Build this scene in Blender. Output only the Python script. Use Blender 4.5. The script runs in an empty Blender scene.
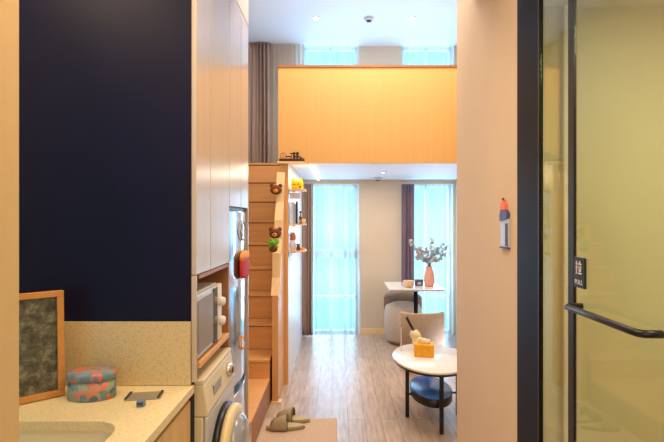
import bpy, bmesh, math, random
from mathutils import Vector, Matrix
random.seed(7)
C = bpy.context.scene.collection
F, VX, VY, CH = 450.0, 338.0, 220.0, 1.5      # focal length in pixels, vanishing point, camera height
PI = math.pi

# ------------------------------------------------------------------ materials
def srgb(c):
    return tuple((v/255/12.92 if v/255 <= .04045 else ((v/255+.055)/1.055)**2.4) for v in c) + (1,)
def newmat(name):
    m = bpy.data.materials.new(name); m.use_nodes = True
    nt = m.node_tree; return m, nt, nt.nodes['Principled BSDF']
def N(nt, t, **kw):
    n = nt.nodes.new(t)
    for k, v in kw.items(): setattr(n, k, v)
    return n
def mat(name, col, rough=.5, metal=0, noise=0, nscale=20, stretch=(1,1,1), bump=0, emit=None, es=0, spec=.5, coat=0):
    m, nt, b = newmat(name)
    c = srgb(col)
    b.inputs['Base Color'].default_value = c
    b.inputs['Roughness'].default_value = rough
    b.inputs['Metallic'].default_value = metal
    b.inputs['Specular IOR Level'].default_value = spec
    b.inputs['Coat Weight'].default_value = coat
    tc = N(nt, 'ShaderNodeTexCoord'); mp = N(nt, 'ShaderNodeMapping'); mp.inputs['Scale'].default_value = stretch
    nz = N(nt, 'ShaderNodeTexNoise'); nz.inputs['Scale'].default_value = nscale; nz.inputs['Detail'].default_value = 5
    nt.links.new(tc.outputs['Object'], mp.inputs[0]); nt.links.new(mp.outputs[0], nz.inputs['Vector'])
    cr = N(nt, 'ShaderNodeValToRGB')
    cr.color_ramp.elements[0].position = .3; cr.color_ramp.elements[1].position = .7
    cr.color_ramp.elements[0].color = tuple(v*(1-noise) for v in c[:3])+(1,)
    cr.color_ramp.elements[1].color = tuple(min(1, v*(1+noise*.5)) for v in c[:3])+(1,)
    nt.links.new(nz.outputs['Fac'], cr.inputs[0]); nt.links.new(cr.outputs[0], b.inputs['Base Color'])
    if bump:
        bp = N(nt, 'ShaderNodeBump'); bp.inputs['Strength'].default_value = bump; bp.inputs['Distance'].default_value = .01
        nt.links.new(nz.outputs['Fac'], bp.inputs['Height']); nt.links.new(bp.outputs[0], b.inputs['Normal'])
    if emit:
        b.inputs['Emission Color'].default_value = srgb(emit); b.inputs['Emission Strength'].default_value = es
    return m
def glassmat(name, tint=(255,255,255), ior=1.5, rough=.01, extra=0):
    m, nt, b = newmat(name); nt.nodes.remove(b)
    out = nt.nodes['Material Output']
    lw = N(nt, 'ShaderNodeLayerWeight'); lw.inputs['Blend'].default_value = .5
    pw = N(nt, 'ShaderNodeMath', operation='POWER'); pw.inputs[1].default_value = 4.5
    fr = N(nt, 'ShaderNodeMath', operation='MULTIPLY'); fr.inputs[1].default_value = 1.15
    nt.links.new(lw.outputs['Facing'], pw.inputs[0]); nt.links.new(pw.outputs[0], fr.inputs[0])
    ad = N(nt, 'ShaderNodeMath', operation='ADD'); ad.inputs[1].default_value = .03+extra
    tr = N(nt, 'ShaderNodeBsdfTransparent'); tr.inputs[0].default_value = srgb(tint)
    gl = N(nt, 'ShaderNodeBsdfGlossy'); gl.inputs['Roughness'].default_value = rough
    mx = N(nt, 'ShaderNodeMixShader')
    nt.links.new(fr.outputs[0], ad.inputs[0]); nt.links.new(ad.outputs[0], mx.inputs[0])
    nt.links.new(tr.outputs[0], mx.inputs[1]); nt.links.new(gl.outputs[0], mx.inputs[2]); nt.links.new(mx.outputs[0], out.inputs[0])
    return m
def sheermat(name, col, transp=.35):
    m, nt, b = newmat(name); nt.nodes.remove(b)
    out = nt.nodes['Material Output']
    tr = N(nt, 'ShaderNodeBsdfTransparent'); tl = N(nt, 'ShaderNodeBsdfTranslucent'); df = N(nt, 'ShaderNodeBsdfDiffuse')
    tl.inputs[0].default_value = srgb(col); df.inputs[0].default_value = srgb(col)
    tc = N(nt, 'ShaderNodeTexCoord'); wv = N(nt, 'ShaderNodeTexNoise'); wv.inputs['Scale'].default_value = 9
    mp = N(nt, 'ShaderNodeMapping'); mp.inputs['Scale'].default_value = (1,1,.05)
    nt.links.new(tc.outputs['Object'], mp.inputs[0]); nt.links.new(mp.outputs[0], wv.inputs['Vector'])
    mr = N(nt, 'ShaderNodeMapRange'); mr.inputs['To Min'].default_value = transp-.2; mr.inputs['To Max'].default_value = transp+.2
    nt.links.new(wv.outputs['Fac'], mr.inputs[0])
    m1 = N(nt, 'ShaderNodeMixShader'); m1.inputs[0].default_value = .3
    m2 = N(nt, 'ShaderNodeMixShader')
    nt.links.new(tl.outputs[0], m1.inputs[1]); nt.links.new(df.outputs[0], m1.inputs[2])
    nt.links.new(mr.outputs[0], m2.inputs[0]); nt.links.new(m1.outputs[0], m2.inputs[1]); nt.links.new(tr.outputs[0], m2.inputs[2])
    nt.links.new(m2.outputs[0], out.inputs[0])
    return m
def plankmat():
    m, nt, b = newmat('plank floor')
    tc = N(nt, 'ShaderNodeTexCoord'); mp = N(nt, 'ShaderNodeMapping'); mp.inputs['Rotation'].default_value = (0,0,PI/2)
    br = N(nt, 'ShaderNodeTexBrick'); br.offset = .37
    br.inputs['Color1'].default_value = srgb((200,178,158)); br.inputs['Color2'].default_value = srgb((186,164,146)); br.inputs['Mortar'].default_value = srgb((150,130,116))
    br.inputs['Scale'].default_value = 1; br.inputs['Mortar Size'].default_value = .0025
    br.inputs['Brick Width'].default_value = 1.1; br.inputs['Row Height'].default_value = .125
    nz = N(nt, 'ShaderNodeTexNoise'); nz.inputs['Scale'].default_value = 7; nz.inputs['Detail'].default_value = 8
    mp2 = N(nt, 'ShaderNodeMapping'); mp2.inputs['Scale'].default_value = (6,.8,1)
    cr = N(nt, 'ShaderNodeValToRGB'); cr.color_ramp.elements[0].color = (.76,.74,.73,1); cr.color_ramp.elements[1].color = (1.06,1.05,1.05,1)
    cr.color_ramp.elements[0].position = .35; cr.color_ramp.elements[1].position = .65
    mx = N(nt, 'ShaderNodeMix', data_type='RGBA', blend_type='MULTIPLY'); mx.inputs[0].default_value = 1
    nt.links.new(tc.outputs['Object'], mp.inputs[0]); nt.links.new(mp.outputs[0], br.inputs['Vector'])
    nt.links.new(tc.outputs['Object'], mp2.inputs[0]); nt.links.new(mp2.outputs[0], nz.inputs['Vector'])
    nt.links.new(nz.outputs['Fac'], cr.inputs[0]); nt.links.new(br.outputs['Color'], mx.inputs[6]); nt.links.new(cr.outputs[0], mx.inputs[7])
    nt.links.new(mx.outputs[2], b.inputs['Base Color'])
    b.inputs['Roughness'].default_value = .33
    return m
def speckle(name, base, dark, scale=120, rough=.3):
    m, nt, b = newmat(name)
    tc = N(nt, 'ShaderNodeTexCoord'); vo = N(nt, 'ShaderNodeTexNoise'); vo.inputs['Scale'].default_value = scale; vo.inputs['Detail'].default_value = 3
    cr = N(nt, 'ShaderNodeValToRGB'); e = cr.color_ramp.elements
    e[0].color = srgb(dark); e[0].position = .36; e[1].color = srgb(base); e[1].position = .5
    nt.links.new(tc.outputs['Object'], vo.inputs['Vector']); nt.links.new(vo.outputs['Fac'], cr.inputs[0]); nt.links.new(cr.outputs[0], b.inputs['Base Color'])
    b.inputs['Roughness'].default_value = rough
    return m
def patches(name, cols, scale, rough=.5, kind='vor'):
    m, nt, b = newmat(name)
    tc = N(nt, 'ShaderNodeTexCoord')
    if kind == 'vor':
        vo = N(nt, 'ShaderNodeTexVoronoi'); o = vo.outputs['Color']
        sp = N(nt, 'ShaderNodeSeparateColor'); nt.links.new(o, sp.inputs[0]); src = sp.outputs[0]
    else:
        vo = N(nt, 'ShaderNodeTexNoise'); vo.inputs['Detail'].default_value = 8; vo.inputs['Roughness'].default_value = .7; src = vo.outputs['Fac']
    vo.inputs['Scale'].default_value = scale
    nt.links.new(tc.outputs['Object'], vo.inputs['Vector'])
    cr = N(nt, 'ShaderNodeValToRGB'); cr.color_ramp.interpolation = 'CONSTANT' if kind == 'vor' else 'LINEAR'
    e = cr.color_ramp.elements
    lo, hi = (0, 1) if kind == 'vor' else (.3, .72)
    n = len(cols); e[0].color = srgb(cols[0]); e[0].position = lo
    e[1].color = srgb(cols[-1]); e[1].position = lo+(hi-lo)*(n-1)/n if kind == 'vor' else hi
    for i in range(1, n-1):
        x = e.new(lo+(hi-lo)*i/(n if kind == 'vor' else n-1)); x.color = srgb(cols[i])
    nt.links.new(src, cr.inputs[0]); nt.links.new(cr.outputs[0], b.inputs['Base Color'])
    b.inputs['Roughness'].default_value = rough
    return m

M = dict(
 floor=plankmat(),
 wall=mat('beige wall paint', (214,196,172), .85, noise=.03, nscale=4),
 wallr=mat('warm plaster', (224,200,170), .8, noise=.03, nscale=3),
 white=mat('white paint', (236,234,232), .8, noise=.02, nscale=3),
 ceil=mat('ceiling paint', (228,234,244), .7, noise=.02, nscale=3),
 navy=mat('navy wall paint', (13,12,44), .5, noise=.2, nscale=3, spec=.2),
 lam=mat('pale laminate', (198,182,170), .22, noise=.04, nscale=3, stretch=(8,8,.4), spec=.8),
 seam=mat('dark seam', (70,58,50), .7),
 wood=mat('honey oak', (232,174,112), .42, noise=.1, nscale=5, stretch=(.6,6,6)),
 woodv=mat('honey oak upright grain', (228,172,112), .42, noise=.1, nscale=6, stretch=(7,7,.35)),
 woodp=mat('loft oak panel', (230,178,104), .5, noise=.06, nscale=5, stretch=(10,1,.25)),
 woodl=mat('pale oak edge', (246,212,158), .5, noise=.08, nscale=8, stretch=(4,4,.5)),
 woodd=mat('brown oak', (168,112,66), .5, noise=.18, nscale=5, stretch=(1,6,6)),
 woodn=mat('pale base door', (218,178,122), .45, noise=.12, nscale=5, stretch=(5,5,.4)),
 stone=speckle('speckled stone', (228,210,170), (212,190,146), 170),
 stone2=speckle('speckled stone splash', (212,190,146), (196,172,128), 130, .35),
 blk=mat('black metal', (14,14,20), .35),
 blkf=mat('dark frame', (8,10,24), .55, spec=.2),
 chrome=mat('chrome', (210,210,215), .15, 1),
 steel=mat('fridge steel', (205,212,224), .1, .9, noise=.05, nscale=2),
 cream=mat('cream enamel', (226,210,178), .35),
 lgrey=mat('light grey plastic', (198,198,204), .3),
 dglass=mat('dark glass', (18,20,30), .08, spec=.8),
 mglass=mat('porthole glass', (150,152,160), .12, spec=.8),
 curtain=mat('brown curtain', (172,146,134), .9, noise=.12, nscale=20, stretch=(6,6,.2)),
 curtaind=mat('purple brown curtain', (122,104,122), .9, noise=.12, nscale=20, stretch=(6,6,.2)),
 sheer=sheermat('sheer white', (226,244,250), .52),
 sheer2=sheermat('sheer beige', (228,220,208), .12),
 glass=glassmat('window glass'),
 dglassd=glassmat('door glass', (246,246,225), 1.5, .02, .02),
 bath=mat('bathroom paint', (216,212,190), .7, noise=.04, nscale=2),
 taupe=mat('taupe fabric', (178,158,134), .9, noise=.12, nscale=60, bump=.3),
 taupel=mat('light taupe fabric', (206,190,174), .9, noise=.1, nscale=60, bump=.3),
 tauped=mat('dark taupe fabric', (140,122,108), .9, noise=.1, nscale=60, bump=.3),
 wtop=mat('white table top', (246,242,238), .2, coat=.3),
 bluetray=mat('blue glass tray', (84,148,244), .3, spec=.8),
 yellow=mat('yellow card', (250,176,22), .5, noise=.12, nscale=30),
 yel2=mat('bright yellow plush', (252,228,30), .8, noise=.12, nscale=60),
 tissue=mat('cream tissue', (246,228,186), .8, noise=.1, nscale=40),
 pink=mat('pink ceramic', (230,172,154), .45, noise=.05),
 leaf=mat('grey green leaves', (190,198,196), .7, noise=.2, nscale=40),
 leafp=mat('dusty pink petals', (206,170,164), .8, noise=.15, nscale=40),
 stem=mat('stem', (120,110,100), .8),
 bear=mat('brown plush', (122,70,34), .95, noise=.3, nscale=90, bump=.6),
 frog=mat('green plush', (120,190,50), .9, noise=.2, nscale=90, bump=.5),
 red=mat('red fabric', (196,40,26), .7, noise=.15, nscale=30),
 orange=mat('orange fabric', (236,160,70), .7),
 khaki=mat('khaki foam', (168,150,116), .8, noise=.12, nscale=40),
 olive=mat('olive strap', (104,98,72), .8, noise=.2, nscale=60),
 mat_=mat('doormat pile', (206,180,154), .95, noise=.1, nscale=80, bump=.3),
 trainm=mat('dark brown metal', (66,26,16), .5, noise=.3, nscale=80),
 moss=patches('moss art', [(20,19,16),(58,55,44),(98,94,76),(150,144,122),(60,54,44)], 26, .6, 'noise'),
 frame=mat('orange pine frame', (206,142,74), .45, noise=.14, nscale=10, stretch=(3,3,3)),
 tin=patches('floral tin', [(110,140,142),(216,112,92),(134,152,138),(86,110,126),(204,130,106),(150,160,138)], 46, .4),
 tinlid=patches('floral tin lid', [(128,152,160),(210,118,100),(108,132,152)], 46, .4),
 led=mat('led strip', (255,240,205), .5, emit=(255,226,170), es=5),
 bulb=mat('lamp glow', (255,250,240), .5, emit=(255,244,225), es=14),
 blueg=mat('blue grey plastic', (98,122,158), .4),
 pewter=mat('pewter', (168,158,142), .35, .5),
 bwhite=mat('book white', (232,232,240), .6), bblue=mat('book pale blue', (176,202,230), .6), bdark=mat('book dark', (52,42,48), .5),
 brose=mat('rose clay', (196,124,104), .6, noise=.1),
 coral=mat('coral paint', (240,120,84), .5), indigo=mat('indigo paint', (74,80,140), .5), paleblue=mat('pale blue plastic', (196,210,240), .4),
 text=mat('white lettering', (225,225,228), .5), sink=mat('sink enamel', (232,218,184), .25),
)

# ------------------------------------------------------------------ mesh helpers
class MB:
    def __init__(s): s.b = bmesh.new(); s.mi = 0
    def box(s, x0, x1, y0, y1, z0, z1):
        vs = [s.b.verts.new((x, y, z)) for x in (x0,x1) for y in (y0,y1) for z in (z0,z1)]
        for f in ((0,1,3,2),(4,6,7,5),(0,4,5,1),(2,3,7,6),(0,2,6,4),(1,5,7,3)):
            s.b.faces.new([vs[i] for i in f]).material_index = s.mi
        return s
    def lathe(s, prof, cx=0, cy=0, seg=32, rx=1, ry=1, a0=0, a1=2*PI):
        full = abs(a1-a0-2*PI) < 1e-6
        n = seg if full else seg+1
        rings = []
        for r, z in prof:
            rings.append([s.b.verts.new((cx+r*rx*math.cos(a0+(a1-a0)*i/seg), cy+r*ry*math.sin(a0+(a1-a0)*i/seg), z)) for i in range(n)])
        for a, c in zip(rings, rings[1:]):
            for i in range(seg):
                j = (i+1) % n
                f = s.b.faces.new((a[i], a[j], c[j], c[i])); f.smooth = True; f.material_index = s.mi
        if full:
            if prof[0][0] > 1e-5: s.b.faces.new(rings[0][::-1]).material_index = s.mi
            if prof[-1][0] > 1e-5: s.b.faces.new(rings[-1]).material_index = s.mi
        return s
    def tube(s, pts, r, seg=10):
        pts = [Vector(p) for p in pts]; rings = []
        for i, p in enumerate(pts):
            d = (pts[min(i+1, len(pts)-1)]-pts[max(i-1, 0)]).normalized()
            u = d.cross(Vector((0,0,1)));  u = (u if u.length > .05 else d.cross(Vector((1,0,0)))).normalized(); v = d.cross(u)
            rr = r[i] if isinstance(r, (list, tuple)) else r
            rings.append([s.b.verts.new(p+u*rr*math.cos(2*PI*k/seg)+v*rr*math.sin(2*PI*k/seg)) for k in range(seg)])
        for a, c in zip(rings, rings[1:]):
            for k in range(seg):
                f = s.b.faces.new((a[k], a[(k+1)%seg], c[(k+1)%seg], c[k])); f.smooth = True; f.material_index = s.mi
        s.b.faces.new(rings[0][::-1]); s.b.faces.new(rings[-1])
        return s
    def prism(s, pts, axis, a, b):      # polygon pts extruded along an axis from a to b
        def P(p, t):
            return {'x': (t, p[0], p[1]), 'y': (p[0], t, p[1]), 'z': (p[0], p[1], t)}[axis]
        A = [s.b.verts.new(P(p, a)) for p in pts]; B = [s.b.verts.new(P(p, b)) for p in pts]
        s.b.faces.new(A).material_index = s.mi; s.b.faces.new(B[::-1]).material_index = s.mi
        for i in range(len(pts)):
            j = (i+1) % len(pts); s.b.faces.new((A[j], A[i], B[i], B[j])).material_index = s.mi
        return s
    def ball(s, c, r, sx=1, sy=1, sz=1, u=16, v=10):
        mtx = Matrix.Translation(c) @ Matrix.Diagonal((sx, sy, sz, 1))
        g = bmesh.ops.create_uvsphere(s.b, u_segments=u, v_segments=v, radius=r, matrix=mtx)
        for vv in g['verts']:
            for f in vv.link_faces: f.smooth = True; f.material_index = s.mi
        return s
    def xf(s, m):
        bmesh.ops.transform(s.b, matrix=m, verts=s.b.verts); return s
    def build(s, name, m, parent=None, bevel=0, origin=None, label=None):
        bmesh.ops.recalc_face_normals(s.b, faces=s.b.faces)
        me = bpy.data.meshes.new(name)
        org = Vector((0,0,0))
        if parent is None and origin is not None:
            org = Vector(origin); bmesh.ops.translate(s.b, vec=-org, verts=s.b.verts)
        s.b.to_mesh(me); s.b.free()
        for mm in (m if isinstance(m, (list, tuple)) else [m]): me.materials.append(mm)
        o = bpy.data.objects.new(name, me); C.objects.link(o); o.location = org
        if parent is not None: o.parent = parent
        if bevel:
            bv = o.modifiers.new('bevel', 'BEVEL'); bv.width = bevel; bv.segments = 2; bv.limit_method = 'ANGLE'
        if label: o['label'] = label
        return o
def boxo(name, m, x0, x1, y0, y1, z0, z1, parent=None, bevel=0, label=None):
    return MB().box(x0,x1,y0,y1,z0,z1).build(name, m, parent, bevel, ((x0+x1)/2,(y0+y1)/2,z0) if parent is None else None, label)
def tag(o, label, cat, group=None):
    o['label'] = label; o['category'] = cat
    if group: o['group'] = group
    return o
def thing(name, label, cat, loc=(0,0,0), rz=0, group=None):
    o = bpy.data.objects.new(name, None); C.objects.link(o); o.empty_display_size = .1
    o.location = loc; o.rotation_euler = (0,0,rz)
    return tag(o, label, cat, group)
def st(o):
    o['kind'] = 'structure'; return o
def rel(mb, root):     # bring world-space geometry into the frame of its root
    return mb.xf(Matrix.Translation(-Vector(root.location)))

# ------------------------------------------------------------------ the shell
XL, XR, YB, ZC = -1.25, 1.56, 5.92, 3.79        # room left / right / window wall / high ceiling
st(boxo('floor', M['floor'], -2.0, 2.4, -1.5, YB+.15, -.1, 0))
wb = MB()
for a, b in ((XL-.15,-.46),(.26,.84),(1.50,XR+.15)): wb.box(a, b, YB, YB+.15, 0, ZC)
for a, b in ((-.46,.26),(.84,1.50)): wb.box(a, b, YB, YB+.15, 1.965, 2.25)
st(wb.build('wall_back', M['wall']))
st(boxo('wall_left', M['wall'], XL-.1, XL, 2.84, YB, 0, ZC))
st(boxo('wall_right', M['wall'], XR, XR+.1, 2.84, YB, 0, ZC))
st(boxo('ceiling', M['ceil'], XL-.15, XR+.15, 2.47, YB+.15, ZC, ZC+.1))
st(MB().box(-2, 2.4, -1.5, 2.45, 2.75, 2.85).box(-2, 2.4, 2.45, 2.50, 2.75, 3.9).build('ceiling_entry', M['white']))
st(boxo('wall_corridor_right', M['wallr'], .75, .85, 1.875, 2.84, 0, ZC))
st(boxo('wall_room_return', M['wall'], .85, XR+.1, 2.78, 2.84, 0, ZC))
st(boxo('wall_near_left', mat('tan jamb paint', (208,176,130), .8, noise=.03), -.95, -.638, -1.4, .9, 0, 2.75))
st(boxo('wall_entry_left', M['white'], -1.75, -1.65, .9, 1.77, 0, 2.75))
st(boxo('wall_navy', M['navy'], -1.70, -.579, 1.775, 1.815, 0, 2.75))
st(boxo('wall_rear', M['white'], -2, 2.4, -1.5, -1.4, 0, 2.75))
st(boxo('wall_kitchen_rear', M['white'], -1.75, -1.65, 1.815, 2.84, 0, ZC))
st(boxo('wall_kitchen_far', M['wall'], -1.65, -.86, 2.815, 2.84, 0, ZC))
# bathroom behind the glass
st(boxo('wall_bath_far', M['bath'], .85, 2.3, 1.95, 2.0, 0, 2.75))
st(boxo('wall_bath_side', M['bath'], 2.2, 2.3, -1.4, 1.95, 0, 2.75))
st(boxo('ceiling_bath', M['white'], .80, 2.2, -1.4, 1.95, 2.42, 2.46))
st(boxo('trim_1', M['white'], .968, .998, 1.925, 1.95, 0, 2.42))
st(boxo('baseboard_back', M['woodl'], .262, .838, YB-.015, YB, 0, .075))
st(boxo('baseboard_right', M['woodl'], XR-.012, XR, 2.84, YB-.12, 0, .075))

# windows: frame with mullions + a pane
def window(n, x0, x1, z0, z1, bars, mull):
    y0, y1 = YB+.06, YB+.11; t = .035
    b = MB().box(x0,x0+t,y0,y1,z0,z1).box(x1-t,x1,y0,y1,z0,z1).box(x0,x1,y0,y1,z0,z0+t).box(x0,x1,y0,y1,z1-t,z1)
    for z, h in bars: b.box(x0,x1,y0,y1,z-h/2,z+h/2)
    for x in mull: b.box(x-.014,x+.014,y0,y1,z0,z1)
    w = st(b.build('window_%d' % n, M['lgrey']))
    MB().box(x0+.01,x1-.01,YB+.08,YB+.085,z0+.01,z1-.01).build('pane', M['glass'], w)
window(1, -.46, .26, .0, 1.965, [(1.56,.02),(1.05,.12),(.48,.03)], [-.09,.10])
window(2, .84, 1.50, .0, 1.965, [(1.05,.04),(.48,.03)], [1.17])
window(3, -.46, .26, 2.25, ZC, [(3.3,.03)], [-.1])
window(4, .84, 1.50, 2.25, ZC, [(3.3,.03)], [1.17])

# ------------------------------------------------------------------ loft
st(boxo('ceiling_loft', M['ceil'], -.455, XR, 4.24, YB, 2.03, 2.17))
lp = thing('loft_panel', 'wide honey oak guard panel along the front edge of the loft', 'panel', (.5, 4.205, 2.03))
rel(MB().box(-.555, XR-.005, 4.19, 4.225, 2.03, 2.92), lp).build('panel', M['woodp'], lp)
rel(MB().box(-.56, XR-.005, 4.18, 4.235, 2.92, 2.94), lp).build('top_rail', M['woodd'], lp)
# LED strip and ceiling fittings
tag(boxo('led_strip', M['led'], -.262, -.245, 4.3, 5.84, 2.015, 2.03), 'thin glowing warm light strip under the loft, running toward the left window', 'light strip')
def downlight(x, y, z, label, grp=None, r=.045):
    t = thing('downlight', label, 'downlight', (x,y,z), 0, grp)
    MB().lathe([(r*.72,-.001),(r,-.001),(r,-.007),(r*.85,-.01),(r*.72,-.004)]).build('trim_ring', M['white'], t)
    MB().lathe([(r*.72,-.001),(r*.72,-.004)]).build('lens', M['bulb'], t)
downlight(-.25, 5.1, ZC, 'small recessed downlight in the high ceiling, above the left window')
downlight(.84, 5.1, ZC, 'small recessed downlight in the high ceiling, above the right window')
downlight(.50, 4.97, 2.03, 'small recessed downlight in the low ceiling under the loft')
def detector(x, y, z, label):
    t = thing('smoke_detector', label, 'smoke detector', (x,y,z))
    MB().lathe([(.055,0),(.055,-.012),(.045,-.03),(.02,-.034),(0,-.034)]).build('housing', M['lgrey'], t)
    MB().lathe([(.03,-.033),(.028,-.04),(0,-.041)]).build('sensor_cap', M['seam'], t)
detector(.35, 5.1, ZC, 'round grey smoke detector on the high ceiling between two downlights')
detector(.50, 5.62, 2.03, 'round grey smoke detector under the loft near the window pier')

# ------------------------------------------------------------------ curtains
def curtain(name, m, label, x0, x1, z0, z1, y, amp, n, flare=0, axis='x', cat='curtain'):
    b = bmesh.new(); cols = max(24, n*8); rows = 14; g = []
    ph = random.random()*6
    for r in range(rows+1):
        t = r/rows; row = []
        for c in range(cols+1):
            u = c/cols; x = x0+(x1-x0)*u + flare*(1-t)*(u-.3)*.3
            a = amp*(.55+.45*math.sin(u*7+ph+t))*(1.15-.3*t)
            yy = y + a*math.sin(2*PI*n*u + ph + .5*math.sin(t*3+u*5))
            row.append(b.verts.new((x, yy, z0+(z1-z0)*t) if axis == 'x' else (yy, x, z0+(z1-z0)*t)))
        g.append(row)
    for r in range(rows):
        for c in range(cols):
            f = b.faces.new((g[r][c], g[r][c+1], g[r+1][c+1], g[r+1][c])); f.smooth = True
    me = bpy.data.meshes.new(name); b.to_mesh(me); b.free(); me.materials.append(m)
    o = bpy.data.objects.new(name, me); C.objects.link(o)
    if m in (M['curtain'], M['curtaind']):
        s = o.modifiers.new('thick', 'SOLIDIFY'); s.thickness = .004
    return tag(o, label, cat)
curtain('curtain', M['curtain'], 'brown drape on the left window under the loft, behind the little shelves', -.50,-.325, .01,1.963, 5.80,.028,5)
curtain('sheer_curtain', M['sheer'], 'sheer white curtain over the left window under the loft', -.335,.27, .01,1.963, 5.84,.024,8, .1)
curtain('curtain', M['curtaind'], 'dark purple brown drape beside the pink vase, left of the right window', .82,.98, .01,1.963, 5.81,.026,4)
curtain('sheer_curtain', M['sheer'], 'sheer white curtain over the right window, behind the pink vase', .93,1.50, .01,1.963, 5.855,.02,8)
curtain('sheer_curtain', M['sheer'], 'narrow sheer curtain on the right side wall beside the right window', 5.25,5.78, .01,1.963, 1.515,.012,6, 0,'y')
curtain('curtain', M['curtain'], 'brown drape above the staircase, at the upper left of the loft', -1.16,-.87, 2.05,ZC-.01, 5.79,.045,6)
curtain('sheer_curtain', M['sheer2'], 'sheer beige curtain between the upper brown drape and upper left window', -.87,-.44, 2.2,ZC-.01, 5.83,.014,7)
curtain('sheer_curtain', M['sheer'], 'sheer white curtain over the upper left window, above the loft panel', -.45,.27, 2.2,ZC-.01, 5.85,.012,10)
curtain('sheer_curtain', M['sheer'], 'sheer white curtain over the upper right window, above the loft panel', .83,1.51, 2.2,ZC-.01, 5.85,.012,10)

# ------------------------------------------------------------------ staircase
sx0, sx1 = -1.15, -.555
stc = thing('staircase', 'honey oak box staircase climbing to the loft behind the refrigerator', 'staircase', (-.85, 3.5, 0))
R, G, ZT, DT = .225, .194, 2.17, 5.29
prev_y = None
for j in range(0, 10):
    z = ZT - R*j; y = DT - G*j
    if j == 8: y = 3.64
    if j == 9: z, y = .215, 2.86
    yb = DT - G*(j-1) if j else 5.70
    if j == 9: yb = 3.66
    rel(MB().box(sx0, sx1, y-.006 if j < 9 else y, yb+.0 if j else yb, z-.022, z), stc).build('tread', M['wood'], stc, .002)
    zl = (ZT-R*(j+1)) if j < 8 else (.215 if j == 8 else 0)
    rel(MB().box(sx0, sx1-.001, y+.008, y+.028, zl, z-.03), stc).build('riser', M['wood'], stc)
    rel(MB().box(sx0, sx1-.004, y+.012, y+.03, z-.03, z-.022), stc).build('shadow_gap', M['seam'], stc)
# side panel under the steps
pts = [(2.86,0),(2.86,.192),(3.65,.192),(3.65,.347),(DT-G*7+.01,.347)]
for j in range(7,-1,-1): pts += [(DT-G*j+.01, ZT-R*j-.023), (DT-G*(j-1)+.01 if j else 5.7, ZT-R*j-.023)]
pts += [(5.7,0)]
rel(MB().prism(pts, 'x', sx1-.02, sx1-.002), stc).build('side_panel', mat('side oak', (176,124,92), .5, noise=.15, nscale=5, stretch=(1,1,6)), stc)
sg = thing('stair_guard', 'upright honey oak guard board with a wavy pale front edge beside the stairs', 'guard board', (-.515, 3.9, 0))
gp = [(3.69,0),(3.69,.88),(3.76,1.02),(3.78,1.22),(3.88,1.34),(3.90,1.50),(3.99,1.66),(4.01,1.80),(4.06,1.93),(4.092,1.93),(4.092,0)]
rel(MB().prism(gp, 'x', -.54, -.49), sg).build('board', M['woodv'], sg)
ge = [(a-.004, b) for a, b in gp[1:9]]
rel(MB().prism(ge + [(a+.02, b) for a, b in ge[::-1]], 'x', -.550, -.480), sg).build('front_edge', M['woodl'], sg)  # paler oak colour stands in for light falling on this edge
rel(MB().box(-.55, -.465, 3.675, 3.74, 0, .012), sg).build('foot', M['woodl'], sg)  # pale block stands in for a yellow gleam of light on the floor

st(MB().box(-.53, -.455, 4.10, 4.125, 0, 2.0).build('trim_2', M['woodv']))
st(MB().box(-.53, -.46, 4.125, 5.78, 0, 2.03).build('wall_partition', mat('partition white', (226,224,228), .4)))
st(MB().box(-.548, -.305, 4.05, 4.178, 2.012, 2.028).build('trim_3', M['woodl']))

# shelves on the partition
def shelf(z, label):
    t = thing('wall_shelf', label, 'shelf', (-.455, 4.28, z), 0, 'small oak shelves on the partition end')
    p = [(0,-.12),(0,.12),(.15,.12)] + [(.15-.05+.05*math.cos(a), -.07+.05*math.sin(a)) for a in [-PI/2*i/6 for i in range(7)]]
    MB().prism(p, 'z', -.014, 0).build('board', M['woodl'], t)
    MB().box(0, .006, -.12, .12, -.05, -.014).box(.006,.05,-.006,.006,-.028,-.014).build('bracket', M['chrome'], t)
    return t
shelf(1.79, 'topmost small oak shelf, holding the yellow plush')
shelf(1.465, 'middle small oak shelf on the partition, holding books and a dark bottle')
shelf(1.215, 'lowest small oak shelf on the partition, holding a white jar')
yp = thing('plush_toy', 'bright yellow square plush sitting on the topmost small shelf', 'plush toy', (-.385, 4.25, 1.79))
MB().box(-.055,.055,-.04,.04,.002,.08).build('body', M['yel2'], yp, .018)
for s_ in (-1,1): MB().ball((s_*.035,0,.085),.016).build('ear', M['yel2'], yp)
MB().ball((.03,-.042,.02),.01).build('button', M['bear'], yp)
for s_ in (-.02,.012): MB().ball((s_,-.042,.045),.006).build('eye', M['bear'], yp)
b = thing('hook_rail', 'small white rail below the topmost small shelf with a folded white card', 'rail', (-.4,4.23,1.70))
MB().box(-.05,.045,-.01,.0,.0,.055).build('card', M['bwhite'], b)
MB().tube([(.055,-.005,-.02),(.055,-.005,.074)],.003).tube([(.055,-.005,-.02),(.075,-.005,-.02)],.003).build('hook', M['chrome'], b)
x = -.445
for w, h, mt, lab in ((.028,.20,'bwhite','tall white book standing at the left end of the middle shelf'),(.02,.185,'bblue','pale blue book on the middle shelf beside the tall white book'),(.014,.21,'bdark','thin dark book on the middle shelf, next to the dark bottle')):
    t = thing('book', lab, 'book', (x+w/2, 4.27, 1.465)); x += w+.001
    MB().box(-w/2,w/2,-.06,-.057,0,h).box(-w/2,-w/2+.002,-.06,.06,0,h).box(w/2-.002,w/2,-.06,.06,0,h).build('cover', M[mt], t)
    MB().box(-w/2+.0022,w/2-.0022,-.0565,.055,.003,h-.003).build('pages', M['bwhite'], t)
t = thing('bottle', 'small dark patterned bottle on the middle shelf, right of the books', 'bottle', (-.352, 4.23, 1.465))
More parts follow.
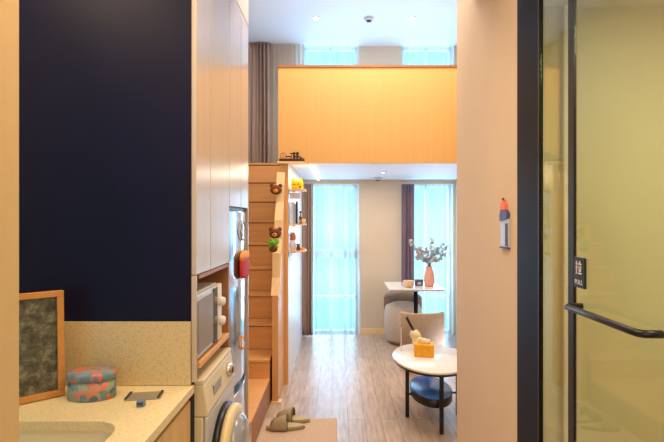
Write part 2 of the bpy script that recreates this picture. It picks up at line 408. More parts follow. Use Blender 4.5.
MB().lathe([(.016,0),(.018,.01),(.018,.06),(.008,.08),(.008,.1)]).build('body', patches('dark pattern',[(30,26,34),(210,190,170),(90,60,60)],60,.4), t)
MB().lathe([(.01,.1),(.01,.118),(0,.118)]).build('cap', M['blk'], t)
tag(MB().lathe([(.012,0),(.018,.01),(.02,.04),(.015,.045),(.013,.01),(0,.01)]).build('cup', M['woodl'], None, 0), 'tiny tan cup at the right end of the middle shelf', 'cup').location = (-.33+.008, 4.20, 1.465)
t = thing('jar', 'round white jar on the lowest small shelf', 'jar', (-.425, 4.23, 1.215))
MB().lathe([(.022,0),(.03,.01),(.033,.06),(.024,.09),(.02,.095)]).build('body', M['bwhite'], t)
MB().lathe([(.022,.095),(.026,.1),(.03,.135),(.018,.165),(0,.17)]).build('lid', M['brose'], t)
t = tag(MB().lathe([(.016,0),(.02,.02),(.012,.05),(.02,.06),(0,.062)]).build('ornament', M['bear'], None, 0), 'small brown ornament beside the white jar on the lowest shelf', 'ornament'); t.location = (-.372, 4.21, 1.215)
t = tag(MB().ball((0,0,.014),.016,1.6,1,.85).build('ornament', M['orange'], None, 0), 'small flat tan ornament at the right end of the lowest shelf', 'ornament'); t.location = (-.335, 4.22, 1.215)

# plush heads hanging on the guard panel
def plush(x, y, z, label, kind):
    t = thing('plush_charm', label, 'plush toy', (x, y, z))
    if kind == 'bear':
        MB().ball((0,0,0),.052,1,.7,.82).build('head', M['bear'], t)
        for s in (-1,1): MB().ball((s*.038,0,.036),.018,1,.6,1).build('ear', M['bear'], t)
        MB().ball((0,-.036,-.010),.02,1.1,.6,.8).build('muzzle', M['orange'], t)
        MB().ball((0,-.050,-.004),.006).build('nose', M['blk'], t)
        for s in (-1,1): MB().ball((s*.018,-.036,.010),.005).build('eye', M['blk'], t)
    else:
        MB().ball((0,0,0),.03,1.1,.7,.85).build('body', M['frog'], t)
        for s in (-1,1): MB().ball((s*.018,0,.026),.012).build('eye', M['frog'], t)
        for s in (-1,1): MB().tube([(s*.02,0,-.005),(s*.045,-.005,.015)],[.012,.009]).build('arm', M['frog'], t)
        for s in (-1,1): MB().tube([(s*.015,0,-.02),(s*.034,-.005,-.04)],[.012,.009]).build('leg', M['frog'], t)
plush(-.545, 3.96, 1.765, 'round brown plush bear head hanging near the top of the stair guard', 'bear')
plush(-.535, 3.835, 1.385, 'round brown plush head on the stair guard, just above the green plush', 'bear')
plush(-.535, 3.73, 1.31, 'bright green plush creature hanging on the stair guard', 'frog')
tag(MB().ball((0,0,0),.036,1,.7,.8).build('plush_ball', M['bear'], None), 'dark brown plush ball hanging just below the green plush', 'plush toy').location = (-.537, 3.735, 1.26)

# dark engine shaped ornament on the ledge
t = thing('train_ornament', 'small dark brown metal ornament with wheels and posts on the loft ledge', 'ornament', (-.42, 4.10, 2.028))
MB().box(-.115,.115,-.025,.025,0,.03).build('base', M['trainm'], t, .006)
ring = [( -.08+.026*math.cos(a), 0, .055+.028*math.sin(a)) for a in [2*PI*i/16 for i in range(17)]]
MB().tube(ring,.004,6).tube([(-.08,0,.022),(-.08,0,.083)],.003,6).build('wheel', M['woodd'], t)
MB().tube([(-.055,0,.05),(-.01,0,.05)],.006,8).tube([(-.01,0,.02),(0,0,.08)],.004,6).box(-.02,.02,-.004,.004,.074,.082).build('boiler', M['trainm'], t)
b = MB()
for x in (.02,.05): b.box(x-.010,x+.010,-.010,.010,.02,.072); b.ball((x,0,.078),.015)
b.tube([(.02,0,.045),(.06,0,.052)],.007,8).tube([(.06,0,.055),(.09,0,.025)],.008,8).ball((.085,0,.034),.013)
b.build('posts', M['trainm'], t)

# ------------------------------------------------------------------ kitchen column and fridge column
FX = -.56; Y0, Y1, Y2 = 1.818, 2.32, 2.812
def door(parent, y0, y1, z0, z1, m=M['lam']):
    g = .0028
    d = rel(MB().box(FX-.02, FX, y0+g, y1-g, z0+g, z1-g), parent).build('door', m, parent, .0012)
    return d
tc_ = thing('tall_cabinet', 'pale laminate cabinet column with the microwave niche above the washing machine', 'cabinet', (-.86, 2.07, 0))
rel(MB().box(-1.16,FX-.022,Y0,Y1,1.28,2.71), tc_).build('carcass', M['seam'], tc_)
door(tc_, 1.776, 1.98, 1.28, 2.71); door(tc_, 1.98, Y1, 1.28, 2.71)
rel(MB().box(-.578,FX,1.7755,1.788,.86,1.28), tc_).build('edge_strip', M['lam'], tc_)
rel(MB().box(-1.16,FX-.001,2.302,Y1-.001,0,1.279).box(-1.16,-1.14,Y0,2.30,.86,1.279).box(-1.14,FX-.0,Y0,2.301,1.262,1.279), tc_).build('niche_lining', M['woodd'], tc_)
rel(MB().box(-1.14,FX+.004,1.8185,2.301,.90,.925), tc_).build('niche_shelf', M['wood'], tc_, .002)
tf = thing('tall_cabinet', 'pale laminate cabinet column built over the refrigerator', 'cabinet', (-.86, 2.57, 0))
rel(MB().box(-1.16,FX-.022,Y1+.001,Y2-.012,1.57,2.71), tf).build('carcass', M['seam'], tf)
door(tf, Y1, 2.60, 1.57, 2.71); door(tf, 2.60, Y2-.011, 1.57, 2.71)
rel(MB().box(-1.16,FX,Y2-.01,Y2,0,2.71), tf).build('end_panel', M['lam'], tf)
rel(MB().box(-1.16,FX-.005,Y1+.001,Y1+.014,0,1.569), tf).build('side_panel', M['lam'], tf)
st(MB().box(-1.16,FX,1.776,Y2,2.715,2.749).box(-1.16,FX,2.505,Y2,2.749,ZC).build('trim_4', mat('filler paint', (216,206,198), .6)))

# microwave
mw = thing('microwave', 'white microwave oven with two round knobs in the cabinet niche', 'microwave', (-.75, 2.03, .925))
def m_(b, n, mt, bev=0, lab=None, par=None): return b.build(n, mt, par or mw, bev, None, lab)
# local: x toward the corridor, y along the cabinet
m_(MB().box(-.2,.165,-.209,.14,.01,.275),'body',M['bwhite'],.006)
md = MB().box(.166,.186,-.238,.065,.012,.272); md = m_(md,'door',M['lgrey'],.006)
MB().box(.187,.190,-.225,-.005,.035,.25).build('window', mat('microwave window', (150,140,138), .15), md)
MB().box(.187,.191,-.003,.058,.02,.265).build('dark_band', M['dglass'], md)
m_(MB().box(.166,.190,.067,.14,.012,.272),'control_panel',M['cream'],.004)
for z in (.19,.10):
    k = MB().lathe([(.022,0),(.021,.018),(.017,.024),(0,.025)], seg=24).xf(Matrix.Translation((.190,.103,z)) @ Matrix.Rotation(PI/2,4,'Y')); m_(k,'knob',M['bwhite'])
for x in (-.16,.13):
    for y in (-.17,.11): m_(MB().lathe([(.012,0),(.012,.01)],x,y,12),'foot',M['blk'])

# washing machine
WX = -.525
wm = thing('washing_machine', 'cream front loading washing machine with bulging round door', 'washing machine', (-.85, 2.06, 0))
def w_(b, n, mt, bev=0, par=None): return rel(b, wm).build(n, mt, par or wm, bev)
w_(MB().box(-1.12,WX-.02,1.822,2.298,.03,.70),'body',M['cream'],.008)
w_(MB().box(-1.12,WX-.02,1.822,2.298,.83,.85),'top_panel',M['cream'],.004)
w_(MB().prism([(-1.12,.70),(-.53,.70),(WX-.002,.715),(-.545,.83),(-1.12,.83)],'y',1.822,2.298),'control_panel',M['cream'],.006)
w_(MB().box(-.545,WX-.004,1.822,2.298,.03,.698),'front_panel',M['lgrey'],.006)
w_(MB().box(WX-.024,WX-.006,1.93,2.05,.745,.79),'display',mat('grey display', (150,144,138), .3))
dial = MB().lathe([(.034,0),(.032,.026),(.02,.032),(0,.032)], seg=28).xf(Matrix.Translation((WX-.02,2.19,.772)) @ Matrix.Rotation(PI/2,4,'Y')); w_(dial,'dial',M['chrome'])
dd = MB().lathe([(.016,.030),(.014,.036),(0,.036)], seg=28).xf(Matrix.Translation((WX-.02,2.19,.772)) @ Matrix.Rotation(PI/2,4,'Y')); w_(dd,'dial_cap',M['bear'])
pr = MB().lathe([(.215,0),(.215,.02),(.205,.03),(.19,.03)], seg=48).xf(Matrix.Translation((WX-.004,2.06,.44)) @ Matrix.Rotation(PI/2,4,'Y')); w_(pr,'gasket_ring',M['blk'])
pr = MB().lathe([(.206,.03),(.21,.045),(.205,.062),(.17,.066)], seg=48).xf(Matrix.Translation((WX-.004,2.06,.44)) @ Matrix.Rotation(PI/2,4,'Y')); dr = w_(pr,'door',mat('cream ring', (232,208,160), .3))
pr = MB().lathe([(.17,.06),(.165,.085),(.13,.105),(.07,.115),(0,.117)], seg=48).xf(Matrix.Translation((WX-.004,2.06,.44)) @ Matrix.Rotation(PI/2,4,'Y'))
pr = rel(pr, wm).build('glass', M['mglass'], dr)

# refrigerator
fr = thing('refrigerator', 'tall mirror finish steel refrigerator between the washing machine and staircase', 'refrigerator', (-.85, 2.57, 0))
def f_(b, n, mt, bev=0, lab=None): return rel(b, fr).build(n, mt, fr, bev, None, lab)
fy0, fy1 = 2.337, 2.799
f_(MB().box(-1.13,-.60,fy0,fy1,.03,1.549),'body',M['blk'],.004)
def curved_door(z0, z1, n):
    pts = [(-.598,fy0),(-.572,fy0)] + [(-.572+.022*math.sin(PI*i/12), fy0+(fy1-fy0)*i/12) for i in range(1,12)] + [(-.572,fy1),(-.598,fy1)]
    return f_(MB().prism(pts,'z',z0,z1), n, M['steel'], .004)
up = curved_door(.60,1.548,'upper_door'); lo = curved_door(.05,.545,'lower_door')
rel(MB().prism([(-.598,fy0),(-.585,fy0),(-.566,2.57),(-.585,fy1),(-.598,fy1)],'z',.547,.598), fr).build('handle_recess', M['blk'], fr)
f_(MB().box(-1.1,-.575,fy0,fy1,1.5495,1.568),'top_gap_shade',M['blk'])  # black block stands in for the shade in the gap above the fridge
t = thing('hanging_pouch', 'red pouch with an orange top hanging on the refrigerator door', 'pouch', (-.536, 2.585, 1.17))
MB().lathe([(.0,0),(.085,.002),(.112,.02),(.12,.05),(.12,.10),(.118,.11)], seg=32, rx=.12, ry=1).build('bag', M['red'], t)
MB().lathe([(.118,.11),(.12,.125),(.10,.145),(.03,.155),(0,.155)], seg=32, rx=.12, ry=1).build('flap', M['orange'], t)
def ringm(y, z, r, m, lab):
    pts = [(0, r*math.cos(a)*1.1, r*math.sin(a)) for a in [2*PI*i/20 for i in range(21)]]
    o = MB().tube(pts,.005,6).build('fridge_magnet', m, None); o.location = (-.543, y, z)
    return tag(o, lab, 'magnet')
ringm(2.57, 1.44, .055, M['pewter'], 'thin grey ring magnet high on the refrigerator door above the red pouch')
ringm(2.57, .80, .035, M['orange'], 'small orange ring magnet low on the upper refrigerator door')

# ------------------------------------------------------------------ counter
sp = tag(boxo('backsplash', M['stone2'], -1.645, -.579, 1.762, 1.774, .852, 1.10), 'low speckled beige stone backsplash under the navy wall', 'backsplash')
def rrect(x0,x1,y0,y1,r,n=6):
    out = []
    for cx, cy, a0 in ((x1-r,y1-r,0),(x0+r,y1-r,PI/2),(x0+r,y0+r,PI),(x1-r,y0+r,1.5*PI)):
        for i in range(n+1): a = a0+PI/2*i/n; out.append((cx+r*math.cos(a), cy+r*math.sin(a)))
    return out
b = bmesh.new()
def loop(pts, z): 
    vs = [b.verts.new((p[0],p[1],z)) for p in pts]
    return vs, [b.edges.new((vs[i], vs[(i+1)%len(vs)])) for i in range(len(vs))]
outer = [(-1.645,.905),(-.566,.905),(-.566,1.773),(-1.645,1.773)]
inner = rrect(-1.32,-.685,.98,1.452,.09)
_, e1 = loop(outer,.85); _, e2 = loop(inner,.85)
bmesh.ops.triangle_fill(b, use_beauty=True, edges=e1+e2)
bmesh.ops.recalc_face_normals(b, faces=b.faces)
for f in b.faces:
    if f.normal.z < 0: f.normal_flip()
me = bpy.data.meshes.new('countertop'); b.to_mesh(me); b.free(); me.materials.append(M['stone'])
o = bpy.data.objects.new('countertop', me); C.objects.link(o)
s = o.modifiers.new('thick','SOLIDIFY'); s.thickness = .03; s.offset = -1
tag(o, 'cream speckled stone countertop with a cut out for the sink', 'countertop')
sk = thing('sink', 'cream rounded undermount sink sunk into the stone countertop', 'sink', (-1.03,1.2,.65))
b = MB(); rings = []
for r, z in ((-.006,.818),(-.004,.70),(.02,.67),(.12,.66)):
    rings.append([b.b.verts.new((p[0]+1.03,p[1]-1.2,z-.65)) for p in rrect(-1.32+r,-.685-r,.98+r,1.452-r,max(.09,.02))])
for a, c in zip(rings, rings[1:]):
    for i in range(len(a)): b.b.faces.new((a[i],a[(i+1)%len(a)],c[(i+1)%len(a)],c[i])).smooth = True
b.b.faces.new(rings[-1])
b.build('basin', M['sink'], sk)
MB().lathe([(.035,.011),(.03,.014),(0,.012)]).build('drain', M['chrome'], sk)
bc = thing('base_cabinet', 'light wood base cabinet under the stone countertop', 'cabinet', (-1.1,1.33,0))
rel(MB().box(-1.64,-.60,.91,1.77,.09,.64), bc).build('carcass', M['seam'], bc)
rel(MB().box(-.66,-.61,.91,1.77,.64,.815), bc).build('shadow_rail', M['blk'], bc)
rel(MB().box(-1.6,-.64,.91,1.77,0,.09), bc).build('plinth', M['blk'], bc)
for y0, y1 in ((.91,1.20),(1.20,1.485),(1.485,1.77)):
    rel(MB().box(-.60,-.58,y0+.0015,y1-.0015,.10,.79), bc).build('door', M['woodn'], bc, .001)

# moss picture, leaning
pf = thing('picture_frame', 'pine framed mossy grey green picture standing on the countertop', 'picture', (-1.018, 1.675, .852), math.radians(42))
pf.rotation_euler = (math.radians(-4),0,math.radians(40))
w_, h_, t_ = .30, .385, .022
MB().box(-w_,0,-.015,.02,0,t_).box(-w_,0,-.015,.02,h_-t_,h_).box(-w_,-w_+t_,-.015,.02,t_,h_-t_).box(-t_,0,-.015,.02,t_,h_-t_).build('frame', M['frame'], pf, .002)
MB().box(-w_+t_,-t_,0,.012,t_,h_-t_).build('artwork', M['moss'], pf)
MB().box(-w_+t_,-t_,-.008,-.006,t_,h_-t_).build('glazing', M['glass'], pf)

# floral tin
tn = thing('storage_tin', 'oval floral tin in red and teal on the countertop beside the picture', 'tin', (-.905,1.655,.85))
MB().lathe([(.0,0),(.082,0),(.085,.003),(.085,.072)], seg=40, ry=.68).build('body', M['tin'], tn)
MB().lathe([(.088,.070),(.088,.092),(.083,.097),(.0,.098)], seg=40, ry=.68).build('lid', M['tinlid'], tn)
sb = thing('metal_strip', 'flat pewter strip lying on the countertop', 'strip', (-.712,1.655,.85), math.radians(8))
MB().box(-.062,.062,-.034,.034,0,.006).build('plate', M['pewter'], sb, .002)
for s_ in (-1,1): MB().box(s_*.056-.004,s_*.056+.004,-.034,.034,.006,.010).build('end_bar', M['seam'], sb)
sb = thing('small_block', 'tiny blue grey block in front of the pewter strip on the countertop', 'block', (-.688,1.572,.85), .05)
MB().box(-.013,.013,-.012,.012,0,.022).build('body', M['blueg'], sb, .003)
MB().box(-.010,.010,-.0135,-.0122,.008,.016).build('front_plate', M['seam'], sb)

# ------------------------------------------------------------------ right side glass door
GX = .75
fr1 = st(MB().box(GX-.004,GX+.012,1.672,1.874,0,2.46).build('door_1', M['blkf']))
MB().box(GX-.006,GX-.004,1.668,1.676,0,2.46).build('edge_line', M['blk'], fr1)
MB().box(GX+.003,GX+.006,1.462,1.671,0,2.46).build('fixed_pane', M['dglassd'], fr1)
gd = thing('glass_door', 'clear glass bathroom door with a thin black stile and pull bar', 'glass door', (GX,.95,0))
rel(MB().box(GX-.003,GX+.007,1.428,1.461,0,2.46).box(GX-.003,GX+.007,.42,.45,0,2.46).box(GX-.003,GX+.007,.45,1.428,2.43,2.46).box(GX-.003,GX+.007,.45,1.428,0,.03), gd).build('stile_frame', M['blk'], gd)
rel(MB().box(GX+.001,GX+.004,.451,1.427,.031,2.429), gd).build('glass_pane', M['dglassd'], gd)
hx, hz = .70, 1.235
hp = [(GX+.001,1.385,hz),(hx+.012,1.385,hz),(hx,1.372,hz),(hx,1.2,hz),(hx,1.075,hz),(hx+.003,1.055,hz),(hx+.012,1.045,hz),(GX+.001,1.043,hz)]
hd = rel(MB().tube(hp,.0095,14), gd).build('pull_bar', M['blk'], gd)
# PULL plaque
pq = thing('door_plaque', 'small black pull plaque with white lettering on the glass door', 'sign', (GX-.001,1.392,1.337))
MB().box(-.004,.003,-.032,.032,-.047,.047).build('plate', M['blk'], pq, .002)
def word(txt, size, z, name):
    cu = bpy.data.curves.new(name, 'FONT'); cu.body = txt; cu.size = size; cu.align_x = 'CENTER'; cu.extrude = .0003
    o = bpy.data.objects.new(name, cu); C.objects.link(o)
    bpy.context.view_layer.update(); dg = bpy.context.evaluated_depsgraph_get()
    me = bpy.data.meshes.new_from_object(o.evaluated_get(dg)); bpy.data.objects.remove(o)
    me.materials.clear(); me.materials.append(M['text'])
    me.transform(Matrix.Translation((-.0048,0,z)) @ Matrix.Rotation(-PI/2,4,'Z') @ Matrix.Rotation(PI/2,4,'X'))
    o = bpy.data.objects.new(name, me); C.objects.link(o); o.parent = pq; return o
word('PULL', .021, -.036, 'lettering')
# the character for "pull" drawn with strokes: y is mirrored because the plate faces -x
b = MB()
def stroke(a, c, t=.0019):
    (u0,v0),(u1,v1) = a, c
    d = Vector((u1-u0, v1-v0)).normalized(); n = Vector((-d.y, d.x))*t
    P = [(u0+n.x,v0+n.y),(u0-n.x,v0-n.y),(u1-n.x,v1-n.y),(u1+n.x,v1+n.y)]
    b.prism([(-p[0]*1.15, p[1]*1.15+.012) for p in P], 'x', -.0056, -.0044)
for a, c in (((-.014,.014),(-.005,.014)),((-.0095,.021),(-.0095,-.014)),((-.0095,-.014),(-.013,-.011)),((-.014,.001),(-.005,.005)),
             ((.005,.021),(.007,.016)),((-.001,.013),(.014,.013)),((.002,.008),(.004,-.008)),((.012,.008),(.009,-.008)),((-.002,-.012),(.015,-.012))): stroke(a, c)
b.build('pull_character', M['text'], pq)
# decorated switch on the corridor wall
sw = thing('wall_switch', 'pale blue wall switch with a coral and indigo ornament on top', 'switch', (GX,2.005,1.40))
MB().box(-.010,-.0005,-.045,.045,-.02,.105).build('plate', M['paleblue'], sw, .002)
MB().box(-.013,-.0105,-.045,-.018,-.015,.085).build('dark_rocker', mat('brown rocker', (74,56,66), .5), sw)
MB().box(-.014,-.0005,-.048,.048,-.027,-.0205).build('lower_lip', M['indigo'], sw)
MB().prism([(-.04,.105),(.04,.095),(.045,.12),(.03,.145),(-.02,.145),(-.045,.13)],'x',-.016,-.0005).build('ornament_body', M['indigo'], sw)
MB().prism([(-.022,.145),(.028,.145),(.030,.16),(.015,.178),(.0,.188),(-.018,.168)],'x',-.018,-.0005).build('ornament_top', M['coral'], sw)
MB().tube([(-.01,.0,.183),(-.012,.012,.197)],.005,8).build('ornament_tip', M['bear'], sw)

# ------------------------------------------------------------------ coffee table
cx, cy, zt = .713, 3.465, .45
ct = thing('coffee_table', 'oval white topped coffee table with black metal legs and blue tray shelf', 'table', (cx,cy,0))
MB().lathe([(0,zt-.018),(.985,zt-.018),(1,zt-.010),(1,zt-.004),(.99,zt),(0,zt)], seg=72, rx=.29, ry=.375).build('tabletop', M['wtop'], ct)
MB().lathe([(.93,zt-.034),(.97,zt-.034),(.97,zt-.0185),(.93,zt-.0185),(.93,zt-.034)], seg=64, rx=.29, ry=.375).build('rim_frame', M['blk'], ct)
for lx, ly in ((-.185,-.03),(.012,-.31),(.03,.29),(.21,.0)):
    MB().box(lx-.014,lx+.014,ly-.014,ly+.014,0,zt-.034).build('leg', M['blk'], ct, .003)
for q in ((-.195,-.13,-.036,-.024),(.13,.22,-.006,.006),(.006,.018,-.31,-.2),(.024,.036,.2,.30)): MB().box(*q,.165,.178).build('cross_brace', M['blk'], ct)
MB().box(-.185,.012,-.0365,-.0235,zt-.050,zt-.034).xf(Matrix.Identity(4)).build('top_brace', M['blk'], ct)
MB().lathe([(0,.150),(.96,.150),(1,.158),(1,.212),(.96,.212),(.96,.20),(0,.20)], seg=56, rx=.155, ry=.25).build('tray_shelf', M['blk'], ct)
MB().lathe([(0,.201),(.955,.201),(.955,.2125),(0,.2125)], seg=56, rx=.155, ry=.25).build('tray_surface', M['bluetray'], ct)

tb = thing('tissue_box', 'yellow tissue box with cream tissue standing out, on the coffee table', 'tissue box', (.668,3.49,zt), math.radians(-12))
MB().box(-.075,.075,-.055,.055,0,.095).build('box', M['yellow'], tb, .006)
tt = MB().ball((-.0,0,.108),.030,1.2,.8,.9).ball((-.03,.0,.112),.026,1,.8,1.1).ball((.03,0,.105),.022)
tt.build('tissue', M['tissue'], tb)
MB().lathe([(.017,0),(.017,.002),(0,.002)], seg=20).xf(Matrix.Translation((-.0751,-.01,.05))@Matrix.Rotation(-PI/2,4,'Y')).build('side_button', M['brose'], tb)
dk = thing('dessert_bag', 'crumpled cream paper bag behind the yellow tissue box on the coffee table', 'paper bag', (.650,3.66,zt))
bm = MB().ball((0,0,.055),.055,.9,.75,1).ball((-.02,0,.115),.04,1.1,.8,1).ball((.035,-.0,.05),.035).ball((-.045,.0,.13),.022)
rnd = random.Random(3)
for v in bm.b.verts: v.co += Vector((rnd.uniform(-1,1),rnd.uniform(-1,1),rnd.uniform(-1,1)))*.005
for v in bm.b.verts: v.co.z = max(.001, v.co.z)
bm.build('bag', M['tissue'], dk)
tag(MB().tube([(0,0,0),(-.065,0,.125)],[.010,.012],10).build('black_stick', M['blk'], None), 'thick black stick leaning up out of the cream paper bag', 'stick').location = (.622,3.66,zt+.135)
tag(MB().box(-.003,.003,-.003,.003,0,.19).build('thin_rod', M['bwhite'], None), 'thin white upright rod at the left edge of the coffee table', 'rod').location = (.512,3.70,zt) if False else (.505,3.60,zt)

# ------------------------------------------------------------------ wall table and things on it
wt = thing('side_table', 'square white topped pedestal table by the right window', 'table', (.87,5.24,0))
MB().box(-.305,.305,-.30,.30,.728,.74).build('tabletop', M['wtop'], wt, .002)
MB().box(-.307,.307,-.302,.302,.715,.7275).build('edge_band', M['pewter'], wt, .002)
MB().lathe([(.024,.012),(.024,.714)], .03, -.03, seg=20).build('post', M['blkf'], wt)
MB().lathe([(.12,0),(.12,.008),(.028,.014),(0,.014)], .03, -.03, seg=32).build('base', M['blk'], wt)
vs = thing('vase', 'tall pink ceramic vase on the square table', 'vase', (1.045,5.16,.74))
MB().lathe([(0,0),(.048,0),(.056,.02),(.062,.07),(.056,.14),(.038,.20),(.033,.225),(.036,.23),(.028,.228),(.03,.2)], seg=32).build('body', M['pink'], vs)
bq = thing('dried_bouquet', 'grey green dried leaf branches with dusty pink blooms in the pink vase', 'bouquet', (1.045,5.16,.90))
r = random.Random(11); stems = MB(); lf = MB(); pk = MB()
tips = [(-.21,.30),(-.14,.22),(-.10,.16),(-.03,.20),(.02,.34),(.07,.20),(.11,.24),(.15,.28),(.19,.17),(.06,.12),(-.06,.10),(.12,.12),(-.13,.12),(0,.12),(.20,.23)]
def leaf(mb, c, s):
    n = Vector((r.uniform(-1,1),r.uniform(-1,1),r.uniform(-.6,1))).normalized(); u = n.orthogonal().normalized(); v = n.cross(u)
    vsx = [mb.b.verts.new(c+u*s*math.cos(a)+v*s*.7*math.sin(a)) for a in [2*PI*i/7 for i in range(7)]]
    mb.b.faces.new(vsx)
for tx, tz in tips:
    ty = r.uniform(-.09,.09); top = Vector((tx,ty,tz+.06))
    p = [Vector((0,0,.0)), Vector((tx*.1,ty*.1,.10)), Vector((tx*.55,ty*.55,.06+tz*.6)), top]
    stems.tube(p,.0022,5)
    for k in range(18):
        t = .40+.6*r.random(); c = p[2].lerp(top, (t-.4)/.6)+Vector((r.uniform(-1,1),r.uniform(-1,1),r.uniform(-1,1)))*.024
        leaf(lf, c, r.uniform(.014,.024))
for k in range(26):
    c = Vector((-.10,0,.235))+Vector((r.gauss(0,1),r.gauss(0,1),r.gauss(0,1)))*.025; leaf(pk, c, .017)
stems.build('stems', M['stem'], bq); lf.build('leaves', M['leaf'], bq)['kind'] = 'stuff'; pk.build('blooms', M['leafp'], bq)
cp = thing('cup', 'wide beige cup on the square table, left of the vase', 'cup', (.80,5.08,.74))
MB().lathe([(0,0),(.04,0),(.055,.02),(.064,.075),(.060,.075),(.05,.02),(0,.012)], seg=28).build('bowl', mat('beige cup',(224,196,158),.5,noise=.2,nscale=30), cp)
hpts = [(-.062-.022*math.sin(a), 0, .042+.024*math.cos(a)) for a in [PI*i/8 for i in range(9)]]
MB().tube(hpts,.005,8).build('handle', M['brose'], cp)
bx = thing('tin_box', 'small dark grey box on the square table between the cup and vase', 'box', (.938,5.22,.74))
MB().box(-.045,.045,-.03,.03,0,.06).build('body', mat('dark slate', (66,74,92), .5), bx, .004)
MB().box(-.047,.047,-.032,.032,.0605,.072).build('lid', mat('slate lid', (96,108,128), .5), bx, .004)
MB().box(-.02,.02,-.033,-.0305,.015,.045).build('front_label', M['lgrey'], bx)

# ------------------------------------------------------------------ tub chairs
def ring_wall(r0, r1, z0, zf, a0, a1, seg=36, sx=1, sy=1):
    b = MB(); rows = []
    for i in range(seg+1):
        a = a0+(a1-a0)*i/seg; zz = zf(i/seg); rr = []
        c, s = math.cos(a)*sx, math.sin(a)*sy; m = (r0+r1)/2
        for q, z in ((r0,z0),(r1,z0),(r1,zz-.015),(r1-.012,zz),(r0+.012,zz),(r0,zz-.015)): rr.append(b.b.verts.new((q*c,q*s,z)))
        rows.append(rr)
    for A, B in zip(rows, rows[1:]):
        for k in range(6): b.b.faces.new((A[k],A[(k+1)%6],B[(k+1)%6],B[k])).smooth = True
    b.b.faces.new(rows[0]); b.b.faces.new(rows[-1][::-1])
    return b
ca = thing('tub_chair', 'tan tub chair with its broad curved back to the coffee table', 'chair', (.835,4.46,0))
# broad, gently curved back panel facing the camera, short arms
ring_wall(.200,.255,.10,lambda t: .592,PI*1.0,PI*2.0,40,.86,.42).build('backrest', M['taupe'], ca)
MB().lathe([(0,.09),(.20,.09),(.212,.12),(.212,.38),(.19,.40),(0,.41)], 0,.13,seg=40, rx=.84,ry=.85).build('seat', M['taupel'], ca)
MB().lathe([(0,.0),(.14,.0),(.14,.089),(0,.089)], 0,.1,seg=32).build('plinth', M['woodd'], ca)
cb = thing('tub_chair', 'grey beige rounded tub chair beside the square table, near the window pier', 'chair', (.80,5.535,0))
MB().lathe([(0,.04),(.205,.04),(.222,.07),(.23,.25),(.225,.42),(.20,.465),(.15,.48),(0,.485)], seg=48).build('seat', M['taupel'], cb)
ring_wall(.15,.235,.40,lambda t: .585-.03*(2*t-1)**4,.02*PI,.98*PI,36).build('backrest', M['tauped'], cb)
MB().lathe([(0,0),(.18,0),(.18,.039),(0,.039)], seg=32).build('plinth', M['woodd'], cb)

# ------------------------------------------------------------------ doormat and slippers
dm = tag(boxo('doormat', M['mat_'], -.548, -.008, 2.55, 3.385, .0005, .010, None, .004), 'flat beige brown doormat on the plank floor beside the stairs', 'doormat')
def slipper(x, y, rz, label):
    t = thing('slipper', label, 'slipper', (x,y,.0105), rz, 'pair of khaki slippers by the stairs')
    out = []
    for i in range(28):
        a = 2*PI*i/28; cxx = math.cos(a); w = .048*(1+.12*(-cxx)) ; out.append((.14*cxx, w*math.sin(a)*(1-.12*max(0,cxx))))
    MB().prism(out,'z',0,.022).build('sole', M['khaki'], t, .006)
    MB().prism([(p[0]*.93,p[1]*.9) for p in out],'z',.0221,.026).build('footbed', mat('insole', (196,176,138), .8), t)
    b = MB(); rows = []
    for i in range(13):
        a = PI*i/12; row = []
        for q, (u, hh) in enumerate(((-.105,.040),(-.07,.062),(-.03,.078),(.012,.086))):
            wy = .05+.004*q
            row.append((u+.0, wy*math.cos(a), .010+hh*math.sin(a)**.8))
        rows.append(row)
    G1 = [[b.b.verts.new(p) for p in row] for row in rows]
    for A, B in zip(G1, G1[1:]):
        for k in range(3): b.b.faces.new((A[k],A[k+1],B[k+1],B[k])).smooth = True
    o = b.build('strap', M['khaki'] if rz > -.05 else M['khaki'], t)
    s = o.modifiers.new('thick','SOLIDIFY'); s.thickness = .007
    pts = [(.012, .054*math.cos(PI*i/12), .010+.086*math.sin(PI*i/12)**.8) for i in range(13)]
    MB().tube(pts,.006,8).build('strap_trim', M['olive'], t)
slipper(-.375, 3.215, .05, 'khaki slipper nearer the camera, of the pair on the doormat')
slipper(-.345, 3.335, -.12, 'khaki slipper farther back, of the pair on the doormat')

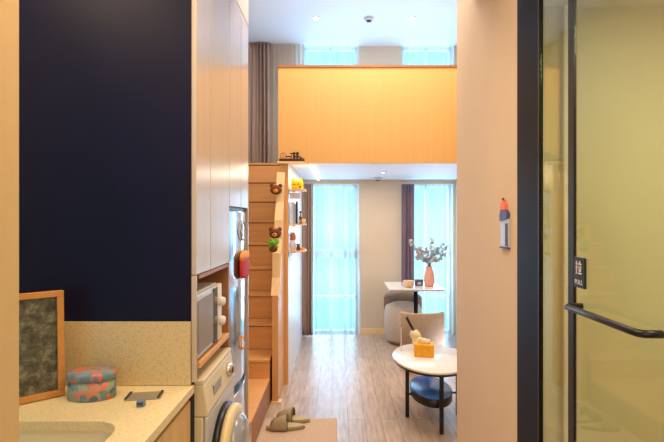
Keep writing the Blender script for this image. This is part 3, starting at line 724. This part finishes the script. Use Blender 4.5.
# ------------------------------------------------------------------ lights
def area(name, loc, rot, sx, sy, power, col, spread=PI):
    L = bpy.data.lights.new(name,'AREA'); L.shape = 'RECTANGLE'; L.size = sx; L.size_y = sy; L.energy = power; L.color = srgb(col)[:3]; L.spread = spread
    o = bpy.data.objects.new(name, L); C.objects.link(o); o.location = loc; o.rotation_euler = rot; return o
W = bpy.data.worlds.new('World'); bpy.context.scene.world = W; W.use_nodes = True
bg = W.node_tree.nodes['Background']; bg.inputs[0].default_value = srgb((112,204,240)); bg.inputs[1].default_value = 1.1
for x, z, w, h, p in ((-.06,1.0,.55,1.8,42),(1.2,1.0,.55,1.8,42),(-.09,3.0,.65,1.4,28),(1.17,3.0,.6,1.4,28)):
    area('daylight', (x,YB+.5,z), (-PI/2,0,0), w*1.3, h, p, (170,215,255))
area('room_lamp', (.3,3.5,3.75), (0,0,0), 1.4, 1.0, 46, (255,238,222))
area('ceiling_fill', (.5,5.0,2.35), (PI,0,0), 1.6, .8, 13, (200,220,255))  # unseen fill behind the loft panel, added to brighten the high ceiling
area('under_loft_lamp', (.4,4.95,2.0), (0,0,0), 1.2, .8, 13, (255,232,205))
area('bounce_fill', (1.2,4.6,.2), (PI,0,0), .5, .8, 8, (225,228,255))  # added fill, stands in for light bouncing up off the floor
area('shelf_lamp', (-.3,4.3,2.0), (0,0,0), .06, .2, 1.6, (255,214,150))
area('entry_lamp', (-.1,1.1,2.7), (0,0,0), .7, 1.0, 19, (255,226,190))
area('counter_lamp', (-1.1,1.35,2.7), (0,0,0), .5, .5, 10, (255,222,170))
area('bath_lamp', (1.5,.8,2.40), (0,0,0), .8, .8, 17, (255,252,228))
area('rear_lamp', (0,-1.2,1.9), (PI/2,0,0), 1.2, 1.4, 13, (255,228,196))

# ------------------------------------------------------------------ camera
cam = bpy.data.cameras.new('Camera'); co = bpy.data.objects.new('Camera', cam); C.objects.link(co)
co.location = (0,0,CH); co.rotation_euler = (PI/2,0,0)
cam.sensor_width = 36; cam.lens = F/664*36; cam.clip_start = .05
cam.shift_x = -(VX-332)/664; cam.shift_y = (VY-221)/664
bpy.context.scene.camera = co
sc = bpy.context.scene
sc.view_settings.view_transform = 'Standard'; sc.view_settings.look = 'None'; sc.view_settings.exposure = .13
sc.cycles.max_bounces = 8; sc.cycles.transparent_max_bounces = 16
